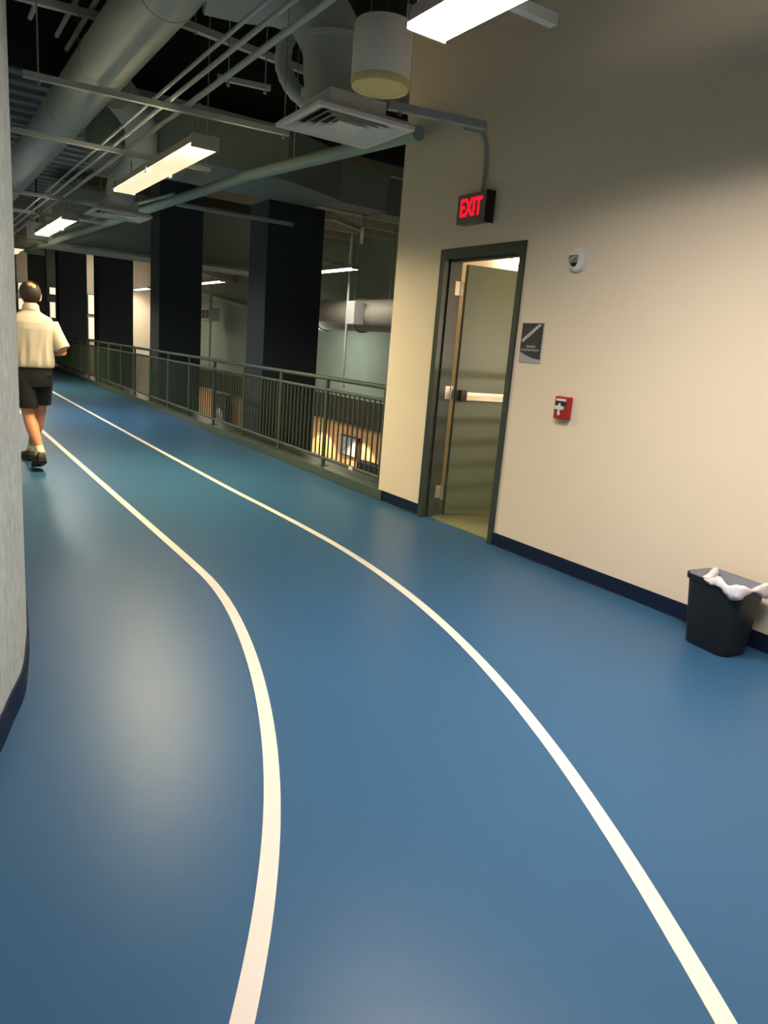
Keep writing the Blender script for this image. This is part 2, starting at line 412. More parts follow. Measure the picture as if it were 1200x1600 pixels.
# ------------------------------------------------------------------ painted lines
def ribbon(path, w, z):
    path = [p for p in path]; bm = bm_new(); n = len(path); rows = []
    for i, p in enumerate(path):
        d = (path[min(i + 1, n - 1)] - path[max(i - 1, 0)]).normalized(); nr = Vector((d.y, -d.x, 0))
        rows.append([bm.verts.new(p + nr * s * w / 2 + Vector((0, 0, zz))) for s, zz in ((-1, 0), (1, 0), (1, z), (-1, z))])
    for i in range(n - 1):
        for k in range(4): bm.faces.new((rows[i][k], rows[i][(k + 1) % 4], rows[i + 1][(k + 1) % 4], rows[i + 1][k]))
    bm.faces.new(rows[0]); bm.faces.new(rows[-1][::-1])
    return bm
inner = [(1.401, 30, 0), (1.401, 25, 0), (1.401, 20, 0), (1.401, 16, 0), (1.401, 13, 0), (1.401, 10.5, 0), (1.401, 8.5, 0), (1.401, 7.2, 0), (1.401, 6.2, 0), (1.401, 5.5, 0), (1.401, 5.0, 0), (1.401, 4.5, 0), (1.397, 4.0, 0), (1.386, 3.75, 0), (1.359, 3.5, 0), (1.318, 3.25, 0), (1.266, 3.0, 0), (1.205, 2.75, 0), (1.134, 2.5, 0), (1.053, 2.25, 0), (0.961, 2.0, 0), (0.855, 1.75, 0), (0.732, 1.5, 0), (0.589, 1.25, 0), (0.421, 1.0, 0), (0.221, 0.75, 0), (-0.016, 0.5, 0), (-0.3, 0.25, 0), (-0.65, 0.0, 0)]
outer = [(2.451, 30, 0), (2.451, 25, 0), (2.451, 20, 0), (2.451, 16, 0), (2.451, 13, 0), (2.451, 10.5, 0), (2.451, 8.5, 0), (2.453, 7.2, 0), (2.459, 6.2, 0), (2.476, 5.5, 0), (2.486, 5.0, 0), (2.487, 4.5, 0), (2.480, 4.25, 0), (2.467, 4.0, 0), (2.447, 3.75, 0), (2.419, 3.5, 0), (2.383, 3.25, 0), (2.338, 3.0, 0), (2.284, 2.75, 0), (2.221, 2.5, 0), (2.148, 2.25, 0), (2.066, 2.0, 0), (1.973, 1.75, 0), (1.871, 1.5, 0), (1.758, 1.25, 0), (1.636, 1.0, 0), (1.504, 0.75, 0), (1.363, 0.5, 0), (1.205, 0.25, 0), (1.03, 0.0, 0)]
tag(obj('lane_line', ribbon(catmull(inner, 6), 0.052, 0.0015), M['line']), 'cream painted lane line bending left in the middle of the blue track', 'line')
tag(obj('lane_line', ribbon(catmull(outer, 6), 0.052, 0.0015), M['line']), 'cream painted lane line nearest the wall, running to the bottom right', 'line')

# ------------------------------------------------------------------ waste bin
wb = thing('waste_bin', 'small black rectangular waste bin with a plastic liner beside the cream wall', 'bin', (3.47, 1.93, 0), math.radians(-6))
def rrect(hx, hy, r, z, n=6, wav=0.0, bow=0.0):
    out = []
    for cx, cy, a0 in ((hx - r, hy - r, 0), (-hx + r, hy - r, 90), (-hx + r, -hy + r, 180), (hx - r, -hy + r, 270)):
        for k in range(n):
            a = math.radians(a0 + 90 * k / (n - 1))
            out.append(Vector((cx + r * math.cos(a), cy + r * math.sin(a), z)))
    for p in out:
        if bow: p.x += math.copysign(bow * (1 - (p.y / hy) ** 2), p.x)
    return out
b = bm_new()
H = 0.375
prof = [(0.088, 0.125, 0.0), (0.092, 0.130, 0.006), (0.112, 0.160, H - 0.03), (0.119, 0.168, H - 0.028), (0.121, 0.170, H), (0.115, 0.163, H), (0.112, 0.160, H - 0.03), (0.088, 0.126, 0.01)]
loft(b, [rrect(x, y, 0.045, z, bow=0.008) for x, y, z in prof])
obj('bin_body', b, M['black'], wb, smooth=True, angle=35)
b = bm_new()
R1 = rrect(0.1035, 0.150, 0.042, H - 0.05, bow=0.006); R2 = rrect(0.1125, 0.160, 0.045, H + 0.002, bow=0.008)
n = len(R1)
loft(b, [rrect(0.078, 0.112, 0.04, 0.02), rrect(0.1005, 0.147, 0.042, H - 0.09, bow=0.006), R1, R2,
         rrect(0.1105, 0.158, 0.045, H + 0.003, bow=0.008), rrect(0.0985, 0.145, 0.042, H - 0.09), rrect(0.076, 0.110, 0.04, 0.022)], caps=False)
obj('liner', b, M['baggrey'], wb, smooth=True)
b = bm_new()      # gathered edge of the liner folded over the rim on the near side
rows = []
K = 60
for i in range(K + 1):
    u = i / K
    # along the rim: from the back of the near end, round the front corner, to the middle of the front
    if u < 0.45:
        y = -0.168; x = 0.118 - (u / 0.45) * 0.226
    else:
        q = (u - 0.45) / 0.55; x = -0.121 - 0.006 * math.sin(q * PI); y = -0.160 + q * 0.20
    lift = 0.028 * (0.5 + 0.5 * math.sin(u * 17)) + 0.022 * math.exp(-((u - 0.72) / 0.1) ** 2)
    drop = 0.035 + 0.022 * math.sin(u * 13 + 1)
    if u > 0.8: lift *= (1 - u) / 0.2; drop *= (1 - u) / 0.2
    c = Vector((0, 0, 0)); inw = (Vector((0, 0, 0)) - Vector((x, y, 0))).normalized()
    w1 = 0.004 * math.sin(u * 60)
    rows.append([Vector((x, y, H - 0.045)) + inw * (0.03 + w1), Vector((x, y, H + lift * 0.5)) + inw * 0.018, Vector((x, y, H + lift)) + inw * (0.004),
                 Vector((x, y, H + lift * 0.4)) - inw * (0.006 + w1), Vector((x, y, H - drop * 0.5)) - inw * 0.007, Vector((x, y, H - drop)) - inw * (0.004 + w1)])
V = [[b.verts.new(p) for p in r] for r in rows]
for i in range(K):
    for k in range(5): b.faces.new((V[i][k], V[i][k + 1], V[i + 1][k + 1], V[i + 1][k]))
o = obj('liner_edge', b, M['bag'], wb, smooth=True); o['label'] = 'white gathered liner edge'
o.modifiers.new('thick', 'SOLIDIFY').thickness = 0.0015
b = bm_new()      # strip of the liner hanging across the far corner
rows = []
for i in range(15):
    q = i / 14; c = Vector((0.105 - 0.21 * q, 0.150 - 0.085 * q, H + 0.008 - 0.022 * q))
    rows.append([c + Vector((0.004, 0.02, -0.02)), c + Vector((0, 0.008, 0.004 * math.sin(q * 9))), c + Vector((0, -0.014, -0.003)), c + Vector((0.002, -0.03, -0.028))])
V = [[b.verts.new(p) for p in r] for r in rows]
for i in range(14):
    for k in range(3): b.faces.new((V[i][k], V[i][k + 1], V[i + 1][k + 1], V[i + 1][k]))
o = obj('liner_strip', b, M['bag'], wb, smooth=True); o.modifiers.new('thick', 'SOLIDIFY').thickness = 0.0015

# ------------------------------------------------------------------ wall devices
t = thing('exit_sign', 'lit red EXIT sign in a dark case on the wall above the door', 'sign', (WX, 4.47, 2.475))
b = bm_new(); box(b, -0.085, 0, -0.165, 0.165, -0.105, 0.105, 0.006); obj('case', b, M['exitcase'], t)
b = bm_new(); box(b, -0.087, -0.004, -0.175, -0.166, -0.112, 0.112, 0.003); obj('side_cover', b, M['black'], t)
def text_mesh(body, size, extrude, m, name, parent, loc, rot, bold=0.0, sx=1.0):
    cu = bpy.data.curves.new(name, 'FONT'); cu.body = body; cu.size = size; cu.extrude = extrude; cu.offset = bold
    cu.align_x = 'CENTER'; cu.align_y = 'CENTER'
    tmp = bpy.data.objects.new('tmp', cu); COL.objects.link(tmp)
    dg = bpy.context.evaluated_depsgraph_get(); me = bpy.data.meshes.new_from_object(tmp.evaluated_get(dg))
    bpy.data.objects.remove(tmp); me.materials.clear(); me.materials.append(m)
    for v in me.vertices: v.co.x *= sx
    o = bpy.data.objects.new(name, me); COL.objects.link(o); o.parent = parent; o.location = loc; o.rotation_euler = rot
    return o
RW = (PI / 2, 0, -PI / 2)     # lettering that faces away from the wall towards the track
text_mesh('EXIT', 0.175, 0.002, M['exitred'], 'letters', t, (-0.088, 0, 0.0), RW, 0.004, 0.70)

b = bm_new()
tube(b, catmull([(3.50, 4.55, 3.02), (3.60, 4.53, 3.02), (3.635, 4.50, 3.0), (3.642, 4.46, 2.93), (3.642, 4.44, 2.80), (3.642, 4.44, 2.585)], 6), 0.011, 10)
tag(obj('conduit', b, M['pipe'], smooth=True, angle=40), 'thin painted conduit bending down the cream wall to the exit sign', 'conduit')

t = thing('stair_sign', 'small charcoal sign with diagonal stair symbol, on the wall right of the door', 'sign', (WX, 3.745, 1.53))
b = bm_new(); box(b, -0.008, 0, -0.105, 0.105, -0.148, 0.125, 0.002); obj('backing', b, M['signgrey'], t)
b = bm_new()
top = [(-0.101, 0.121), (0.101, 0.121)]
curve = [(0.101 - 0.202 * q, -0.074 - 0.048 * math.sin(q * PI / 2)) for q in [i / 12 for i in range(13)]]
pts = [(y, z) for y, z in top] + curve
f1 = [b.verts.new((-0.0105, y, z)) for y, z in pts]; f2 = [b.verts.new((-0.008, y, z)) for y, z in pts]
b.faces.new(f1); b.faces.new(f2[::-1])
for i in range(len(pts)): b.faces.new((f1[i], f1[(i + 1) % len(pts)], f2[(i + 1) % len(pts)], f2[i]))
obj('panel', b, M['signdark'], t)
b = bm_new()
for i in range(8):      # stair symbol
    yy = 0.078 - i * 0.0195; zz = 0.002 + i * 0.0138
    box(b, -0.0135, -0.0105, yy - 0.018, yy + 0.006, zz - 0.004, zz + 0.016)
box(b, -0.0135, -0.0105, 0.07, 0.09, -0.006, 0.004); box(b, -0.0135, -0.0105, -0.086, -0.066, 0.102, 0.114)
obj('stair_symbol', b, M['signlight'], t)
b = bm_new()           # two rows of small raised marks, too blurred in the photograph to read
for i in range(5): box(b, -0.012, -0.0105, 0.036 - i * 0.018 - 0.011, 0.036 - i * 0.018, -0.046, -0.030)
for i in range(10): box(b, -0.012, -0.0105, 0.090 - i * 0.018 - 0.011, 0.090 - i * 0.018, -0.068, -0.055)
obj('raised_marks', b, M['signgrey'], t)

t = thing('fire_alarm_pull', 'red fire alarm pull station on the cream wall between sign and bin', 'alarm', (WX, 3.355, 1.105))
b = bm_new(); box(b, -0.045, 0, -0.06, 0.06, -0.075, 0.075, 0.008); obj('body', b, M['red'], t)
b = bm_new(); box(b, -0.052, -0.045, -0.042, 0.042, 0.045, 0.060, 0.002); obj('top_marking', b, M['bag'], t)
b = bm_new(); box(b, -0.058, -0.045, -0.030, 0.045, -0.012, 0.012, 0.004); box(b, -0.058, -0.045, 0.0, 0.016, -0.05, 0.03, 0.004); o = obj('pull_handle', b, M['white'], t); o['label'] = 'white T shaped pull handle'
b = bm_new(); box(b, -0.048, -0.045, -0.045, 0.05, 0.015, 0.04, 0.001); obj('slot', b, M['black'], t)

t = thing('strobe_light', 'round white fire alarm strobe with a clear lens on the wall above the pull station', 'alarm', (WX, 3.40, 2.055))
b = bm_new(); lathe(b, [(0.001, 0), (0.078, 0), (0.078, -0.02), (0.068, -0.036), (0.045, -0.042), (0.001, -0.042)], (0, 0, 0), 'X', 36); obj('body', b, M['white'], t, smooth=True, angle=35)
b = bm_new(); box(b, -0.060, -0.040, -0.022, 0.045, -0.024, 0.024, 0.006); obj('lens', b, M['glass'], t)
b = bm_new(); lathe(b, [(0.001, -0.042), (0.028, -0.042), (0.026, -0.048), (0.001, -0.048)], (0, 0.01, -0.02), 'X', 24); obj('speaker_grille', b, M['black'], t)
b = bm_new(); tube(b, [(-0.062, 0.040, -0.016), (-0.062, -0.016, 0.016)], 0.0025, 8); obj('flash_tube', b, M['white'], t)

# ------------------------------------------------------------------ guard rail
t = thing('guard_railing', 'green metal guard railing with thin balusters along the edge of the track', 'railing', (3.735, 5.63, 0.10), -0.0085)
Y0, Y1 = 0.0, 20.6
def railpart(name, bm, lab=None):
    o = obj(name, bm, M['greenrail'], t, smooth=True, angle=40)
    if lab: o['label'] = lab
    return o
b = bm_new(); tube(b, [(0, Y0, 0.95), (0, Y1, 0.95)], 0.024, 14); railpart('top_rail', b)
b = bm_new(); tube(b, [(0, Y0, 0.825), (0, Y1, 0.825)], 0.018, 12); railpart('middle_rail', b)
b = bm_new(); tube(b, [(0, Y0, 0.085), (0, Y1, 0.085)], 0.018, 12); railpart('bottom_rail', b)
ys = [0.02 + i * 1.185 for i in range(18)]
for i, y in enumerate(ys):
    b = bm_new(); tube(b, [(0, y, 0.0), (0, y, 0.95)], 0.026 if i == 0 else 0.022, 12); box(b, -0.05, 0.05, y - 0.05, y + 0.05, -0.0, 0.008)
    railpart('post', b)
cnt = 0; rest = bm_new()
for i in range(17):
    for k in range(1, 12):
        y = ys[i] + 1.185 * k / 12
        if cnt < 100:
            b = bm_new(); bar(b, (0, y, 0.085), (0, y, 0.825), 0.014, 0.014); railpart('baluster', b)
        else: bar(rest, (0, y, 0.085), (0, y, 0.825), 0.014, 0.014)
        cnt += 1
o = railpart('baluster', rest); o['kind'] = 'stuff'
b = bm_new(); box(b, -0.022, -0.019, 0.52, 0.60, 0.066, 0.10, 0.001); o = obj('rail_sticker', b, M['white'], t); o['label'] = 'small white sticker'

# ------------------------------------------------------------------ columns of the atrium
labs = ['nearest dark navy square column behind the railing, left of the cream wall', 'second nearest dark navy square column behind the railing',
        'third dark navy square column behind the railing, counted from the wall', 'fourth dark navy square column behind the railing, right of the walking person']
for i, y in enumerate((10.31, 15.87, 21.72, 28.16)):
    b = bm_new(); box(b, 4.5, 5.43, y, y + 0.68, -4.2, 3.40 if i == 0 else 4.75, 0.01)
    tag(obj('column', b, M['colnavy']), labs[i], 'column', 'navy columns beyond the railing')

# ------------------------------------------------------------------ fluorescent fixtures
def fixture(name, label, loc, lens, length=2.44, group=None):
    t = thing(name, label, 'light', loc, 0, group)
    h = length / 2
    b = bm_new()
    sec = [(-0.085, 0.10), (0.085, 0.10), (0.105, 0.045), (0.105, 0.028), (-0.105, 0.028), (-0.105, 0.045)]
    loft(b, [[Vector((x, y, z)) for x, z in sec] for y in (-h, h)]); obj('housing', b, M['housing'], t)
    b = bm_new()
    sec = [(-0.104, 0.028), (-0.104, 0.016), (-0.085, 0.0), (0.085, 0.0), (0.104, 0.016), (0.104, 0.028)]
    loft(b, [[Vector((x, y, z)) for x, z in sec] for y in (-h + 0.015, h - 0.015)]); obj('lens', b, lens, t)
    for s in (-1, 1):
        b = bm_new(); box(b, -0.108, 0.108, s * h - 0.008, s * h + 0.008, -0.0, 0.102, 0.006); obj('end_cap', b, M['housing'], t)
        b = bm_new()
        box(b, s * 0.108 - 0.006, s * 0.108 + 0.006, -0.02, 0.02, -0.004, 0.05, 0.003); obj('clip', b, M['white'], t)
    for s in (-1, 1):
        b = bm_new(); tube(b, [(0, s * (h - 0.28), 0.10), (0, s * (h - 0.28), 0.262)], 0.006, 8); obj('hanger_rod', b, M['galv'], t)
    return t
FZ = 2.74
fixture('ceiling_light', 'long warm glowing fluorescent light hanging over the track, next behind the grille', (1.93, 6.86, FZ), M['lens_warm'], group='fluorescent lights over the track')
fixture('ceiling_light', 'brightest white fluorescent light, cut off by the top edge of the photo', (1.98, 1.69, FZ), M['lens_white'], group='fluorescent lights over the track')
fixture('ceiling_light', 'smaller distant fluorescent light over the track, left end of the row', (1.88, 12.0, FZ), M['lens_white'], group='fluorescent lights over the track')
fixture('ceiling_light', 'farthest fluorescent light over the track, a small glow beside the concrete wall', (1.88, 17.3, FZ), M['lens_warm'], group='fluorescent lights over the track')
fixture('ceiling_light', 'fluorescent light over the track behind the camera', (1.6, -3.6, FZ), M['lens_white'], group='fluorescent lights over the track')
af = ['bright white fluorescent light beyond the columns, between nearest column and cream wall', 'bright white fluorescent light beyond the columns, right of the second column',
      'bright white fluorescent light beyond the columns, left of the second column']
for (y, l, x) in ((16.6, af[0], 9.0), (25.4, af[1], 9.0), (34.3, af[2], 9.0)):
    f = fixture('atrium_light', l, (x, y, 3.22), M['lens_atrium'], group='fluorescent lights beyond the columns')
    for c in f.children:
        if c.name.startswith('hanger_rod'): c.scale.z = 9.0; c.location.z = -0.82

# ------------------------------------------------------------------ struts, pipes, ducts
def strut(name, label, p, q, rods, ceil_z, w=0.041, m=None):
    t = thing(name, label, 'strut', p)
    p, q = Vector(p), Vector(q); d = q - p
    b = bm_new(); bar(b, (0, 0, 0), d, w, w)
    n = int(d.length / 0.05); dn = d.normalized()
    obj('channel', b, m or M['pipe'], t)
    for u in rods:
        c = d * u
        b = bm_new(); tube(b, [c + Vector((0, 0, -0.05)), c + Vector((0, 0, ceil_z - p.z))], 0.006, 8); lathe(b, [(0.014, -0.045), (0.014, -0.03)], c, seg=8)
        obj('threaded_rod', b, M['galv'], t)
    return t
G = 'metal struts hung across the ceiling'
SZ = 3.03
strut('strut', 'metal strut channel above the near end of the warm fluorescent light', (0.75, 5.95, SZ), (2.66, 5.76, SZ), (0.05, 0.98), 5.2)
strut('strut', 'metal strut channel above the far end of the warm fluorescent light', (0.75, 7.66, SZ), (2.66, 7.60, SZ), (0.05, 0.98), 5.2)
strut('strut', 'pale metal strut between the grille and the cream wall, ending over the exit sign', (2.80, 4.50, 3.0), (3.52, 4.33, 3.0), (0.12,), 5.2, 0.05)
strut('strut', 'blurred metal strut ending at the cream wall beside the brightest light', (1.1, 2.95, SZ), (2.75, 2.93, SZ), (0.05, 0.76), 5.2, 0.05)
strut('strut', 'metal strut channel over the distant fluorescent light', (0.8, 11.1, SZ), (2.75, 11.05, SZ), (0.05, 0.98), 4.75)
strut('strut', 'metal strut channel behind the distant fluorescent light', (0.8, 12.9, SZ), (2.75, 12.85, SZ), (0.05, 0.98), 4.75)
strut('strut', 'dim metal strut high in the upper left corner above the round duct', (0.55, 7.57, 4.05), (1.9, 7.38, 4.05), (0.1, 0.9), 5.2, 0.06)
strut('strut', 'dim metal strut high behind the three thin pipes', (2.1, 6.87, 4.0), (3.6, 7.09, 4.0), (0.1, 0.9), 5.2, 0.06)
strut('strut', 'short metal strut ending at the curved flexible duct', (1.98, 5.55, 3.22), (2.36, 5.47, 3.22), (0.2, 0.9), 5.2, 0.035)
for x, y, wh in ((1.10, 8.14, 'left'), (1.37, 8.4, 'middle'), (1.51, 8.7, 'right')):
    b = bm_new(); tube(b, [(x, y, 4.12), (x, 5.0, 4.12)], 0.022, 10)
    o = tag(obj('conduit', b, M['pipe'], smooth=True, angle=40), 'short dim pipe above the round duct, %s one of three in the upper left corner' % wh, 'pipe', 'dim pipes above the round duct')
for x, lab, r in ((1.62, 'thin painted pipe along the ceiling, leftmost of the three beside the round duct', 0.013), (1.72, 'thin painted pipe along the ceiling, middle one of the three', 0.016),
               (1.86, 'thicker painted pipe along the ceiling, rightmost of the three', 0.020)):
    b = bm_new(); tube(b, [(x, -2.0, SZ + 0.022 + r), (x, 22.0, SZ + 0.022 + r)], r, 12)
    tag(obj('ceiling_pipe', b, M['pipe'], smooth=True, angle=40), lab, 'pipe')
b = bm_new(); tube(b, [(3.44, 5.05, 3.07), (3.22, 8.0, 3.14), (2.95, 13.0, 3.12), (2.55, 20.5, 3.10)], 0.058, 18)
t = tag(obj('sprinkler_main', b, M['pipegreen'], smooth=True, angle=40), 'thick grey green pipe slanting from the wall corner to the far left', 'pipe')
for u, y in ((3.30, 7.0), (3.02, 11.6)):
    b = bm_new(); tube(b, [(u, y, 3.0), (u, y, 4.75 if y > 9 else 5.2)], 0.005, 8); obj('hanger_rod', b, M['galv'], t)
b = bm_new(); tube(b, [(3.08, 10.2, 3.2), (2.9, 12.5, 3.24), (2.5, 19, 3.2)], 0.022, 12)
tag(obj('ceiling_pipe', b, M['pipegreen'], smooth=True, angle=40), 'narrow grey green pipe running just above the thick slanting pipe', 'pipe')
b = bm_new(); tube(b, [(3.15, 10.3, 3.10), (4.75, 10.0, 3.06)], 0.03, 10)
tag(obj('branch_pipe', b, M['pipegreen'], smooth=True, angle=40), 'short pipe from the slanting pipe to the nearest navy column', 'pipe')

# round main duct with seams, branch and elbow drop to the grille
t = thing('round_duct', 'large round grey air duct along the upper left ceiling', 'duct', (1.62, 9.3, 3.72))
b = bm_new(); tube(b, [(0, 6.5, 0), (0, -10.5, 0)], 0.232, 32); obj('duct_run', b, M['duct'], t, smooth=True, angle=40)
for y in (-0.05, -1.9, -3.7, -5.6, -7.4):
    b = bm_new(); tube(b, [(0, y - 0.02, 0), (0, y + 0.02, 0)], 0.238, 32); obj('joint_band', b, M['duct'], t, smooth=True, angle=40)
for y in (-1.9, -6.5):
    b = bm_new(); tube(b, [(0.24, y, 0), (0.24, y, 1.48)], 0.004, 6); tube(b, [(-0.24, y, 0), (-0.24, y, 1.48)], 0.004, 6); obj('hanger_rod', b, M['galv'], t)

def drop(label, ox, oy, x0, ceil):
    t = thing('duct_drop', label, 'duct', (ox, oy, 2.93))
    b = bm_new(); tube(b, catmull([(x0 - ox, 0.55, 0.80), (x0 - ox + 0.25, 0.48, 0.80), (-0.26, 0.32, 0.78), (-0.10, 0.16, 0.66), (-0.01, 0.04, 0.45), (0, 0, 0.25), (0, -0.08, 0.0)], 6), 0.215, 28)
    obj('elbow', b, M['duct'], t, smooth=True, angle=40)
    for z in (0.12, 0.45):
        b = bm_new(); tube(b, [(0, 0.005, z - 0.015), (0, 0.005, z + 0.015)], 0.221, 28); obj('joint_band', b, M['duct'], t, smooth=True, angle=40)
    return t
d1 = drop('large elbow duct dropping into the square grille beside the drum lamp', 2.53, 4.78, 1.80, 5.2)
b = bm_new(); tube(b, [(0.10, 0.0, 0.92), (0.10, -4.6, 0.92)], 0.17, 24); obj('branch_run', b, M['duct'], d1, smooth=True, angle=40)
# short flexible collar behind the elbow
b = bm_new(); tube(b, catmull([(2.42, 5.02, 3.58), (2.30, 5.05, 3.44), (2.27, 5.06, 3.26), (2.33, 5.0, 3.1), (2.45, 4.90, 2.99)], 6), [0.055 + 0.006 * (k % 2) for k in range(25)], 16)
tag(obj('flexible_duct', b, M['duct'], smooth=True), 'curved pale flexible duct piece hanging behind the elbow duct', 'duct')
t = thing('duct_drop', 'distant curved duct dropping to the far square grille', 'duct', (2.30, 9.9, 2.93))
b = bm_new(); tube(b, catmull([(-0.45, -1.9, 0.72), (-0.15, -1.5, 0.60), (-0.03, -1.15, 0.40), (0, -0.75, 0.27), (0, -0.35, 0.22), (0, -0.12, 0.16), (0, -0.04, 0.0)], 6), 0.17, 28)
obj('elbow', b, M['duct'], t, smooth=True, angle=60)

def grille(label, loc, rz=0):
    t = thing('air_grille', label, 'vent', loc, rz, 'square ceiling grilles over the track')
    h = 0.345
    b = bm_new()
    def sq(s, z): return [Vector((sx * s, sy * s * 0.92, z)) for sx, sy in ((-1, -1), (1, -1), (1, 1), (-1, 1))]
    loft(b, [sq(h, 0.0), sq(h, 0.022), sq(h - 0.03, 0.05), sq(0.2, 0.07), sq(0.2, 0.16)], caps=False)
    loft(b, [sq(h, 0.0), sq(h - 0.035, -0.004), sq(h - 0.045, 0.012)], caps=False)
    obj('plenum_frame', b, M['white'], t)
    for k, s in enumerate((0.29, 0.235, 0.18, 0.125)):
        b = bm_new(); loft(b, [sq(s, 0.004), sq(s - 0.004, 0.004), sq(s - 0.05, 0.042), sq(s - 0.046, 0.042)], caps=False); obj('louvre', b, M['white'], t)
    b = bm_new(); loft(b, [sq(0.075, 0.012), sq(0.075, 0.018)]); obj('centre_plate', b, M['white'], t)
    b = bm_new(); loft(b, [sq(h - 0.06, 0.046), sq(h - 0.06, 0.049)]); obj('backing', b, M['black'], t)
    for sx in (-1, 1):
        b = bm_new(); tube(b, [(sx * 0.30, 0.28, 0.05), (sx * 0.30, 0.28, (5.19 if loc[1] < 9 else 3.40) - loc[2])], 0.003, 6); obj('hanger_wire', b, M['galv'], t)
    return t
grille('square louvred air grille beside the drum lamp, left of the cream wall', (2.45, 4.46, 2.77), math.radians(-1))
grille('distant square air grille above the far end of the warm fluorescent light', (2.30, 9.95, 2.77))

def drum(label, loc):
    t = thing('drum_lamp', label, 'light', loc, 0, 'cylindrical drum lamps over the track')
    b = bm_new(); lathe(b, [(0.001, 0.31), (0.155, 0.31), (0.162, 0.30), (0.162, 0.02), (0.156, 0.0), (0.14, 0.0), (0.135, 0.03), (0.001, 0.03)], (0, 0, 0), seg=40); obj('drum_body', b, M['drum'], t, smooth=True, angle=35)
    b = bm_new(); lathe(b, [(0.158, 0.0), (0.161, 0.02), (0.161, 0.035), (0.1635, 0.035), (0.1635, 0.015), (0.157, -0.003), (0.128, -0.003), (0.125, 0.004)], (0, 0, 0), seg=40); o = obj('rim', b, M['drumrim'], t, smooth=True, angle=35); o['label'] = 'yellowed bottom rim'
    b = bm_new(); lathe(b, [(0.001, 0.012), (0.127, 0.012), (0.127, 0.001), (0.001, 0.001)], (0, 0, 0), seg=32); obj('diffuser', b, M['drumlens'], t, smooth=True, angle=35)
    b = bm_new(); tube(b, [(0, 0, 0.31), (0, 0, (4.75 if loc[1] > 9 else 5.2) - loc[2])], 0.012, 10); obj('stem', b, M['black'], t)
    return t
drum('large pale cylinder lamp with a yellowed rim hanging left of the cream wall', (2.23, 3.68, 2.775))
drum('tiny distant cylinder lamp below the distant fluorescent light at far left', (1.93, 14.1, 2.72))

# boxed bulkhead ducts
t = thing('boxed_duct', 'wide dark grey rectangular duct crossing above the nearest navy column', 'duct', (2.0, 8.95, 3.40))
b = bm_new()
pl = [(0, 0.05), (2.15, 0.02), (3.2, 0.5), (3.2, 1.4), (0, 1.4)]
v0 = [b.verts.new((x, y, 0)) for x, y in pl]; v1 = [b.verts.new((x, y, 0.62)) for x, y in pl]
b.faces.new(v0[::-1]); b.faces.new(v1)
for i in range(5): b.faces.new((v0[i], v0[(i + 1) % 5], v1[(i + 1) % 5], v1[i]))
obj('duct_box', b, M['bulk'], t)
for x, y in ((1.0, 0.035), (1.95, 0.022)):
    b = bm_new(); box(b, x - 0.012, x + 0.012, y - 0.01, 1.41, -0.006, 0.63); obj('seam_flange', b, M['bulk'], t)
b = bm_new()
for x0, x1, y0 in ((3.2, 4.0, 0.5), (4.0, 5.6, 0.68)):
    box(b, x0, x1, y0, y0 + 0.45, -0.02, 0.50)
obj('narrow_section', b, M['bulk'], t)
b = bm_new(); box(b, 3.98, 4.01, 0.49, 1.15, -0.03, 0.52); obj('seam_flange', b, M['bulk'], t)
for x in (0.4, 2.9):
    b = bm_new(); tube(b, [(x, 0.7, 0.62), (x, 0.7, 1.35)], 0.008, 6); obj('hanger_rod', b, M['galv'], t)
b = bm_new(); box(b, 2.7, 8.4, 17.6, 19.2, 3.08, 4.3, 0.02); 
t = tag(obj('boxed_duct', b, M['bulk']), 'distant rectangular duct above the third and fourth navy columns', 'duct')
b = bm_new(); box(b, 2.7, 8.4, 17.55, 17.62, 3.04, 3.10); obj('lit_edge', b, M['pipe'], t)  # paler strip, puts the lit lower edge into the colour
for x in (3.2, 8.0):
    b = bm_new(); tube(b, [(x, 18.5, 4.3), (x, 18.5, 4.75)], 0.01, 6); obj('hanger_rod', b, M['galv'], t)

# atrium ceiling members
for i, (p, q, w, lab) in enumerate((
        ((6.3, 18.4, 4.2), (9.0, 21.0, 4.2), 0.16, 'pale slanting roof beam seen between the second and nearest columns'),
        ((9.3, 27.9, 3.85), (11.9, 30.6, 3.85), 0.25, 'lower pale beam seen between the second and nearest columns'),
        ((9.9, 19.0, 3.82), (11.95, 20.7, 3.82), 0.12, 'pale slanting beam above the light beside the nearest column'),
        ((8.1, 15.0, 4.2), (9.6, 16.1, 4.25), 0.10, 'thin pale roof beam between the nearest column and the cream wall, upper'),
        ((9.0, 15.2, 4.2), (10.6, 17.9, 4.25), 0.08, 'thin pale roof brace between the nearest column and the cream wall, lower'))):
    b = bm_new(); bar(b, p, q, w, w)
    for c in (p, q):
        tube(b, [c, (c[0], c[1], 4.7)], 0.012, 6)
    tag(obj('roof_beam', b, M['ceilgrey']), lab, 'beam')
t = thing('atrium_duct', 'big round duct with an elbow beyond the columns left of the cream wall', 'duct', (10.5, 14.5, 2.28))
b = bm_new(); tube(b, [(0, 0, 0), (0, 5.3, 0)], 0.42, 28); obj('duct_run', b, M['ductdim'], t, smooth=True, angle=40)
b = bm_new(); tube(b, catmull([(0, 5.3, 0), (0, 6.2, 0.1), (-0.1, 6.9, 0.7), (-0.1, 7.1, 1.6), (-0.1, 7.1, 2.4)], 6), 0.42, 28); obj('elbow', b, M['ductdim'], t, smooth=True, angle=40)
for y in (2.9, 5.0):
    b = bm_new(); tube(b, [(0, y - 0.05, 0), (0, y + 0.05, 0)], 0.46, 28); obj('joint_band', b, M['bulk'], t, smooth=True, angle=40)
for y in (1.6, 3.4):
    b = bm_new(); tube(b, [(0, y, 0.4), (0, y, 2.4)], 0.015, 8); obj('hanger_rod', b, M['galv'], t)
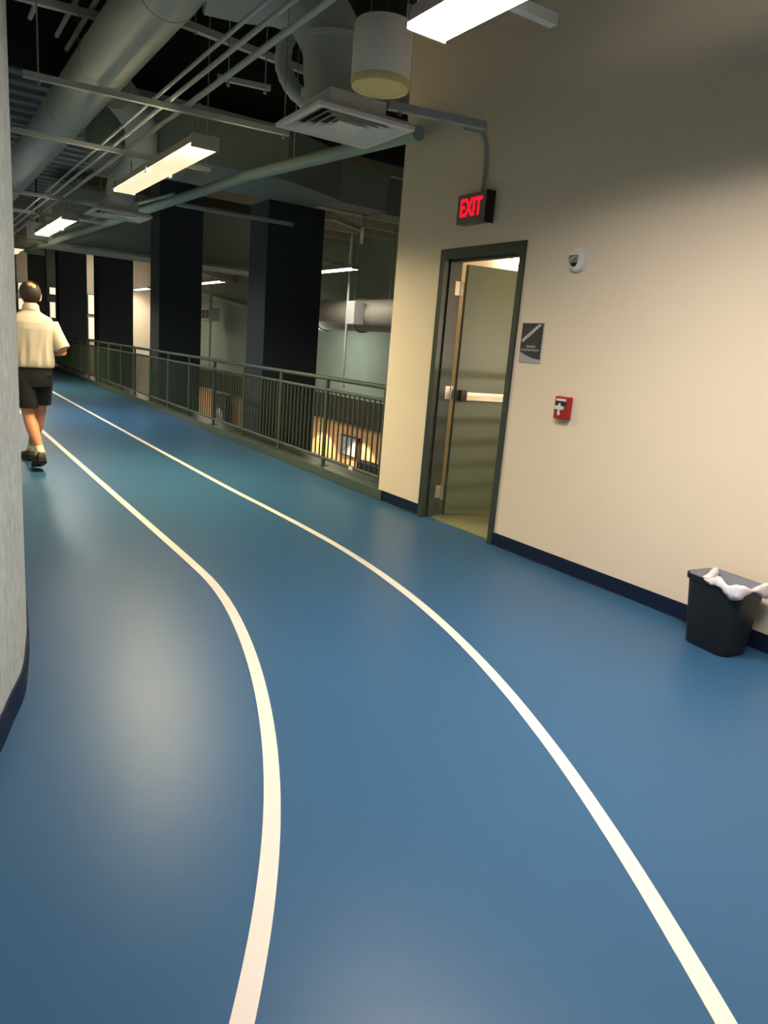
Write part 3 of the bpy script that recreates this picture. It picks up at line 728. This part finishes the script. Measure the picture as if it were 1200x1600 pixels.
b = bm_new(); box(b, -0.72, -0.40, 2.15, 2.55, -0.28, 0.32, 0.02); o = obj('junction_box', b, M['signgrey'], t)
b = bm_new(); tube(b, [(9.95, 17.3, 4.72), (9.95, 17.3, 0.35)], 0.035, 10); lathe(b, [(0.001, -0.03), (0.07, -0.03), (0.07, 0.03), (0.001, 0.03)], (9.95, 17.3, 0.35), seg=16)
tag(obj('hanging_pole', b, M['pipe'], smooth=True, angle=40), 'thin pale vertical pole hanging in front of the grey green wall', 'pole')
t = thing('wall_speaker', 'small boxed speaker on a hanging pole between the second and nearest columns', 'speaker', (11.3, 31.8, 2.35))
b = bm_new(); box(b, -0.25, 0.25, -0.5, 0.5, -0.28, 0.28, 0.05); obj('cabinet', b, M['duct'], t)
for s in (-1, 1):
    b = bm_new(); box(b, -0.27, -0.24, s * 0.24 - 0.19, s * 0.24 + 0.19, -0.18, 0.18, 0.01); obj('grille', b, M['brown'], t)
b = bm_new(); tube(b, [(0, 0, 2.35), (0, 0, -2.3)], 0.05, 10); obj('pole', b, M['pipe'], t)
b = bm_new(); tube(b, [(11.92, 35.2, 3.42), (11.92, 29.2, 2.75)], 0.09, 10)
tag(obj('handrail_pipe', b, M['pipe'], smooth=True, angle=40), 'pale sloping pipe on the distant wall below the middle atrium light', 'pipe')

# things on the storey below
t = thing('display_screen', 'small grey screen on the orange lower wall seen through the balusters', 'screen', (11.95, 20.0, -1.75))
b = bm_new(); box(b, -0.08, 0.05, -0.55, 0.55, -0.33, 0.33, 0.02); obj('frame', b, M['black'], t)
b = bm_new(); box(b, -0.09, -0.08, -0.50, 0.50, -0.29, 0.29); obj('screen', b, M['signgrey'], t)
b = bm_new(); box(b, 10.9, 11.3, 19.9, 23.4, -2.62, -2.5, 0.02)
for y in (20.1, 21.6, 23.2): box(b, 11.0, 11.2, y - 0.05, y + 0.05, -4.2, -2.62)
tag(obj('counter', b, M['white']), 'long white counter top below the railing by the orange wall', 'counter')
for (x, y, m, lab, cat, nm) in ((11.0, 17.7, M['black'], 'dark exercise machine low by the orange wall, right of the counter', 'machine', 'exercise_machine'),
                                (11.3, 30.9, M['black'], 'dark boxy equipment on the lower floor between the columns', 'machine', 'exercise_machine')):
    t = thing(nm, lab, cat, (x, y, -4.2))
    b = bm_new(); box(b, -0.5, 0.5, -0.9, 0.9, 0.05, 0.3, 0.05); obj('deck', b, m, t)
    b = bm_new(); box(b, 0.3, 0.42, -0.6, -0.5, 0.3, 2.0, 0.02); box(b, 0.3, 0.42, 0.5, 0.6, 0.3, 2.0, 0.02); obj('upright', b, m, t)
    b = bm_new(); box(b, 0.2, 0.5, -0.65, 0.65, 1.7, 2.3 if y < 20 else 3.1, 0.05); obj('console', b, m, t)
t = thing('notice_board', 'small white board on the lower wall between the second and nearest columns', 'board', (11.9, 32.2, -1.45))
b = bm_new(); box(b, -0.04, 0.09, -0.45, 0.45, -0.4, 0.3, 0.01); obj('board', b, M['white'], t)
b = bm_new(); box(b, -0.05, 0.09, -1.6, 1.5, 0.34, 0.42, 0.01); obj('top_strip', b, M['white'], t)

# pale lit strips of the far wall between the distant columns
for (x0, x1, y, lab) in ((6.9, 7.35, 36.0, 'pale lit wall pier between the third and fourth columns'), (8.95, 9.95, 36.0, 'broad tan pier between the second and third columns'),
                            (4.05, 4.50, 36.0, 'pale lit pier behind the walking person')):
    b = bm_new(); box(b, x0, x1, y, y + 0.3, -4.2, 4.75, 0.02)
    tag(obj('wall_pier', b, M['cream']), lab, 'pier')
M['litpane'] = mat('lit_pane', S(220, 214, 180), 0.4, emit=(1.0, 0.92, 0.66, 0.55))
for (x0, x1, z0, z1, lab) in ((6.98, 7.26, 1.97, 2.82, 'upper pale glowing pane between the third and fourth columns'), (6.98, 7.26, 0.85, 1.82, 'lower pale glowing pane between the third and fourth columns'),
                              (5.36, 5.60, 2.67, 2.96, 'small glowing pane right of the walking person\'s head, upper one'), (5.36, 5.58, 1.66, 2.33, 'small glowing pane right of the walking person\'s head, lower one'),
                              (4.11, 4.44, 2.67, 3.02, 'glowing pane left of the walking person\'s head, upper one'), (4.10, 4.43, 1.90, 2.36, 'glowing pane left of the walking person\'s head, lower one')):
    t = thing('lit_pane', lab, 'window', ((x0 + x1) / 2, 35.97, (z0 + z1) / 2), 0, 'small glowing panes far down the hall')
    hx, hz = (x1 - x0) / 2, (z1 - z0) / 2
    b = bm_new(); box(b, -hx - 0.03, hx + 0.03, -0.02, 0.03, -hz - 0.03, hz + 0.03); obj('pane_frame', b, M['endwall'], t)
    b = bm_new(); box(b, -hx, hx, -0.035, -0.02, -hz, hz); obj('pane', b, M['litpane'], t)
b = bm_new(); box(b, 5.25, 5.75, 36.0, 36.3, -4.2, 4.75, 0.02); tag(obj('wall_pier', b, M['endwall']), 'dark pier right of the walking person\'s head', 'pier')
lamp('AREA', 'far_pier_fill', (7.4, 33.5, 4.5), 40, (1.0, 0.93, 0.78), 1.0, (6.9, 36.0, 1.0))  # added unseen fill that brightens the far piers

# ------------------------------------------------------------------ walking person
man = thing('person', 'person walking away in a cream polo shirt, black shorts, white socks and dark shoes', 'person', (0.975, 7.66, 0))
MX, MY = 1.0, 7.75
def limb(bm, pts, rs, seg=14): tube(bm, catmull(pts, 4), [rs[min(int(i / 4), len(rs) - 2)] * (1 - (i % 4) / 4) + rs[min(int(i / 4) + 1, len(rs) - 1)] * ((i % 4) / 4) for i in range((len(pts) - 1) * 4)] + [rs[-1]], seg)
def sph(bm, c, r, sc=(1, 1, 1), seg=20):
    res = bmesh.ops.create_uvsphere(bm, u_segments=seg, v_segments=seg // 2 + 2, radius=1.0)
    for v in res['verts']: v.co = Vector(c) + Vector((v.co.x * r * sc[0], v.co.y * r * sc[1], v.co.z * r * sc[2]))
    return res['verts']
B = bm_new()
# torso under the clothes, neck
loft(B, [ell((0, 0.0, z), rx, ry, 20) for z, rx, ry in ((0.86, 0.14, 0.10), (0.95, 0.155, 0.11), (1.10, 0.145, 0.10), (1.25, 0.16, 0.105), (1.38, 0.165, 0.10), (1.45, 0.10, 0.08), (1.49, 0.058, 0.062), (1.56, 0.056, 0.062))])
# head: skull, jaw, face, nose, ears
HC = Vector((0.0, 0.015, 1.635))
sph(B, HC + Vector((0, 0.0, 0.02)), 0.1, (0.80, 0.98, 0.90), 28)
sph(B, HC + Vector((0, 0.035, -0.045)), 0.07, (0.86, 0.92, 1.0), 24)
sph(B, HC + Vector((0, 0.075, -0.088)), 0.026, (1.1, 0.9, 0.8))
limb(B, [HC + Vector((0, 0.088, 0.012)), HC + Vector((0, 0.112, -0.022)), HC + Vector((0, 0.095, -0.034))], [0.009, 0.014, 0.011])
for s in (-1, 1):
    sph(B, HC + Vector((s * 0.084, 0.0, -0.012)), 0.03, (0.32, 0.62, 1.0))
    sph(B, HC + Vector((s * 0.032, 0.086, 0.020)), 0.014, (1.2, 0.5, 0.7))
sph(B, HC + Vector((0, 0.096, -0.058)), 0.016, (1.5, 0.5, 0.4))
# arms bent at the elbow, hands lightly curled
def arm(s):
    sh = Vector((s * 0.165, 0.0, 1.36)); el = Vector((s * 0.265, -0.07, 1.13)); wr = Vector((s * 0.19, 0.14, 1.10))
    limb(B, [sh, sh.lerp(el, 0.4), sh.lerp(el, 0.8), el], [0.055, 0.048, 0.042, 0.040])
    limb(B, [el, el.lerp(wr, 0.3), el.lerp(wr, 0.7), wr], [0.040, 0.042, 0.032, 0.026])
    d = (wr - el).normalized(); side = Vector((s, 0, 0)); up = Vector((0, 0, 1))
    pc = wr + d * 0.05
    loft(B, [[c + up * (math.cos(a) * h) + side.cross(up).cross(up) * 0 + Vector((s * math.sin(a) * w, 0, 0)) for a in [2 * PI * k / 12 for k in range(12)]]
             for c, h, w in ((wr - d * 0.01, 0.025, 0.02), (wr + d * 0.03, 0.036, 0.017), (wr + d * 0.085, 0.040, 0.014))])
    for k in range(4):
        z = 0.030 - k * 0.020; ln = (0.038, 0.043, 0.040, 0.031)[k]
        p0 = wr + d * 0.08 + up * z; p1 = p0 + d * ln + Vector((-s * 0.008, 0, 0)); p2 = p1 + Vector((-s * 0.026, 0, -0.004)) + d * 0.006; p3 = p2 + Vector((-s * 0.012, 0, 0)) - d * 0.018
        limb(B, [p0, p1, p2, p3], [0.0092, 0.0088, 0.008, 0.007], 10)
    q0 = wr + d * 0.02 + up * 0.028; q1 = q0 + d * 0.03 + up * 0.022 + Vector((-s * 0.012, 0, 0)); q2 = q1 + d * 0.028 + Vector((-s * 0.012, 0, -0.004))
    limb(B, [q0, q1, q2], [0.013, 0.0105, 0.009], 10)
arm(1); arm(-1)
# legs: left trailing with raised heel, right stepping forward
LH, LK, LA = Vector((-0.085, 0.0, 0.90)), Vector((-0.05, -0.02, 0.50)), Vector((0.02, -0.27, 0.16))
RH, RK, RA = Vector((0.085, 0.0, 0.90)), Vector((0.075, 0.16, 0.51)), Vector((0.005, 0.34, 0.10))
for h, k, a in ((LH, LK, LA), (RH, RK, RA)):
    limb(B, [h, h.lerp(k, 0.4), h.lerp(k, 0.8), k], [0.088, 0.078, 0.060, 0.055])
    back = Vector((0, -0.022, 0))
    limb(B, [k, k.lerp(a, 0.3) + back, k.lerp(a, 0.6) + back * 0.7, a.lerp(k, 0.12), a], [0.054, 0.060, 0.048, 0.034, 0.034])
def foot_frame(a, toe):
    d = (toe - a); return d
LT = Vector((0.0, -0.12, 0.035)); RT = Vector((-0.02, 0.53, 0.05))
for a, tpt in ((LA, LT), (RA, RT)):
    limb(B, [a, a + (tpt - a) * 0.35 + Vector((0, 0, -0.01)), tpt], [0.034, 0.034, 0.026])
body = obj('body', B, M['skin'], man, smooth=True)
rm = body.modifiers.new('fuse', 'REMESH'); rm.mode = 'VOXEL'; rm.voxel_size = 0.006; rm.use_smooth_shade = True
sm = body.modifiers.new('soften', 'SMOOTH'); sm.factor = 0.5; sm.iterations = 3
# hair ring around a bald crown
B = bm_new()
vs = sph(B, HC + Vector((0, -0.006, 0.018)), 0.1, (0.855, 1.02, 0.955), 40)
dele = [v for v in vs if (v.co.z > HC.z + 0.088 and v.co.y > HC.y) or v.co.y > HC.y + 0.045 or v.co.z < HC.z - 0.075 or (abs(v.co.x) > 0.072 and abs(v.co.z - HC.z + 0.012) < 0.03 and v.co.y > -0.005) or (v.co.z > HC.z + 0.07 and v.co.y > HC.y + 0.02) or ((v.co - HC - Vector((0.006, 0, 0.018))).normalized().dot(Vector((0.12, -0.62, 0.78)).normalized()) > 0.93)]
bmesh.ops.delete(B, geom=dele, context='VERTS')
hair = obj('hair', B, M['hair'], man, smooth=True)
so = hair.modifiers.new('thick', 'SOLIDIFY'); so.thickness = 0.008; so.offset = 1
hair['label'] = 'short grey brown hair around a bald crown'
# glasses arm / strap seen at the right ear
B = bm_new(); tube(B, catmull([HC + Vector((0.088, -0.005, 0.012)), HC + Vector((0.098, 0.012, 0.004)), HC + Vector((0.097, 0.02, -0.03)), HC + Vector((0.082, 0.012, -0.055))], 5), 0.004, 8)
obj('ear_strap', B, M['white'], man, smooth=True)
# shirt
B = bm_new()
def folds(z):
    k = max(0.0, min(1.0, (1.36 - z) / 0.25))
    return lambda t: 1 + k * (0.042 * math.sin(t * 11 + z * 6) + 0.03 * math.sin(t * 19 - z * 9))
zs = [(0.965, 0.182, 0.128), (0.985, 0.19, 0.137), (1.03, 0.192, 0.14), (1.12, 0.186, 0.135), (1.22, 0.19, 0.135), (1.32, 0.20, 0.135), (1.38, 0.205, 0.125), (1.43, 0.175, 0.105), (1.465, 0.105, 0.085), (1.485, 0.075, 0.075), (1.50, 0.068, 0.07)]
loft(B, [ell((0, -0.005, z), rx, ry, 72, mod=folds(z), p=2.4) for z, rx, ry in zs])
for s in (-1, 1):
    sh = Vector((s * 0.165, 0.0, 1.372)); el = Vector((s * 0.262, -0.066, 1.15))
    limb(B, [sh, sh.lerp(el, 0.45), sh.lerp(el, 0.9), el], [0.078, 0.072, 0.072, 0.074], 24)
shirt = obj('shirt', B, M['shirt'], man, smooth=True)
rm = shirt.modifiers.new('fuse', 'REMESH'); rm.mode = 'VOXEL'; rm.voxel_size = 0.006; rm.use_smooth_shade = True
B = bm_new()
loft(B, [ell((0, -0.002, z), rx, ry, 28, tilt=(0, -0.25)) for z, rx, ry in ((1.475, 0.080, 0.082), (1.535, 0.070, 0.074), (1.54, 0.064, 0.068), (1.48, 0.066, 0.070))], caps=False)
col = obj('collar', B, M['shirt'], shirt, smooth=True)
# shorts
B = bm_new()
loft(B, [ell((0, 0, z), rx, ry, 28, p=2.4) for z, rx, ry in ((0.78, 0.165, 0.12), (0.86, 0.178, 0.128), (0.93, 0.176, 0.124), (1.0, 0.165, 0.115))])
for h, k, e in ((LH, LK, 0.80), (RH, RK, 0.78)):
    c1 = h.lerp(k, 0.25); c2 = h.lerp(k, e)
    loft(B, [ell((c.x, c.y, c.z), rx, ry, 28, mod=lambda t: 1 + 0.02 * math.sin(5 * t)) for c, rx, ry in ((h, 0.098, 0.12), (c1, 0.102, 0.12), (c1.lerp(c2, 0.6), 0.1, 0.118), (c2, 0.098, 0.115))])
sho = obj('shorts', B, M['shorts'], man, smooth=True)
rm = sho.modifiers.new('fuse', 'REMESH'); rm.mode = 'VOXEL'; rm.voxel_size = 0.007; rm.use_smooth_shade = True
for h, k, a, tpt in ((LH, LK, LA, LT), (RH, RK, RA, RT)):
    B = bm_new(); up = a.lerp(k, 0.36)
    limb(B, [up, a.lerp(k, 0.2), a + Vector((0, 0, 0.0))], [0.047, 0.041, 0.040], 16); obj('sock', B, M['sock'], man, smooth=True)
def shoe(heel, toe, w=0.048):
    d = (toe - heel); L = d.length; d.normalize(); sd = d.cross(Vector((0, 0, 1))).normalized(); up = sd.cross(d).normalized()
    prof = [(0.0, 0.030, 0.020, 0.085), (0.06, 0.036, 0.0, 0.105), (0.28, 0.039, 0.0, 0.100), (0.45, 0.041, 0.0, 0.075), (0.72, 0.049, 0.0, 0.058), (0.92, 0.040, 0.004, 0.046), (1.0, 0.022, 0.012, 0.034)]
    B = bm_new(); rings = []
    for u, hw, z0, z1 in prof:
        c = heel + d * (u * L); cz = (z0 + z1) / 2; hz = (z1 - z0) / 2
        rings.append([c + sd * (math.copysign(abs(math.cos(a)) ** 0.7, math.cos(a)) * hw) + up * (cz + math.copysign(abs(math.sin(a)) ** 0.7, math.sin(a)) * hz) for a in [2 * PI * k / 20 for k in range(20)]])
    loft(B, rings); s1 = obj('shoe', B, M['shoe'], man, smooth=True, angle=60)
    B = bm_new(); rings = []
    for u, hw, z0, z1 in prof:
        c = heel + d * (u * L); hw += 0.003
        rings.append([c + sd * hw + up * (z0 - 0.012), c + sd * hw + up * (z0 + 0.016), c - sd * hw + up * (z0 + 0.016), c - sd * hw + up * (z0 - 0.012)])
    loft(B, rings); obj('sole', B, M['sole'], s1)
shoe(Vector((0.025, -0.335, 0.100)), Vector((-0.01, -0.09, 0.012)))
shoe(Vector((0.01, 0.29, 0.012)), Vector((-0.025, 0.57, 0.020)))
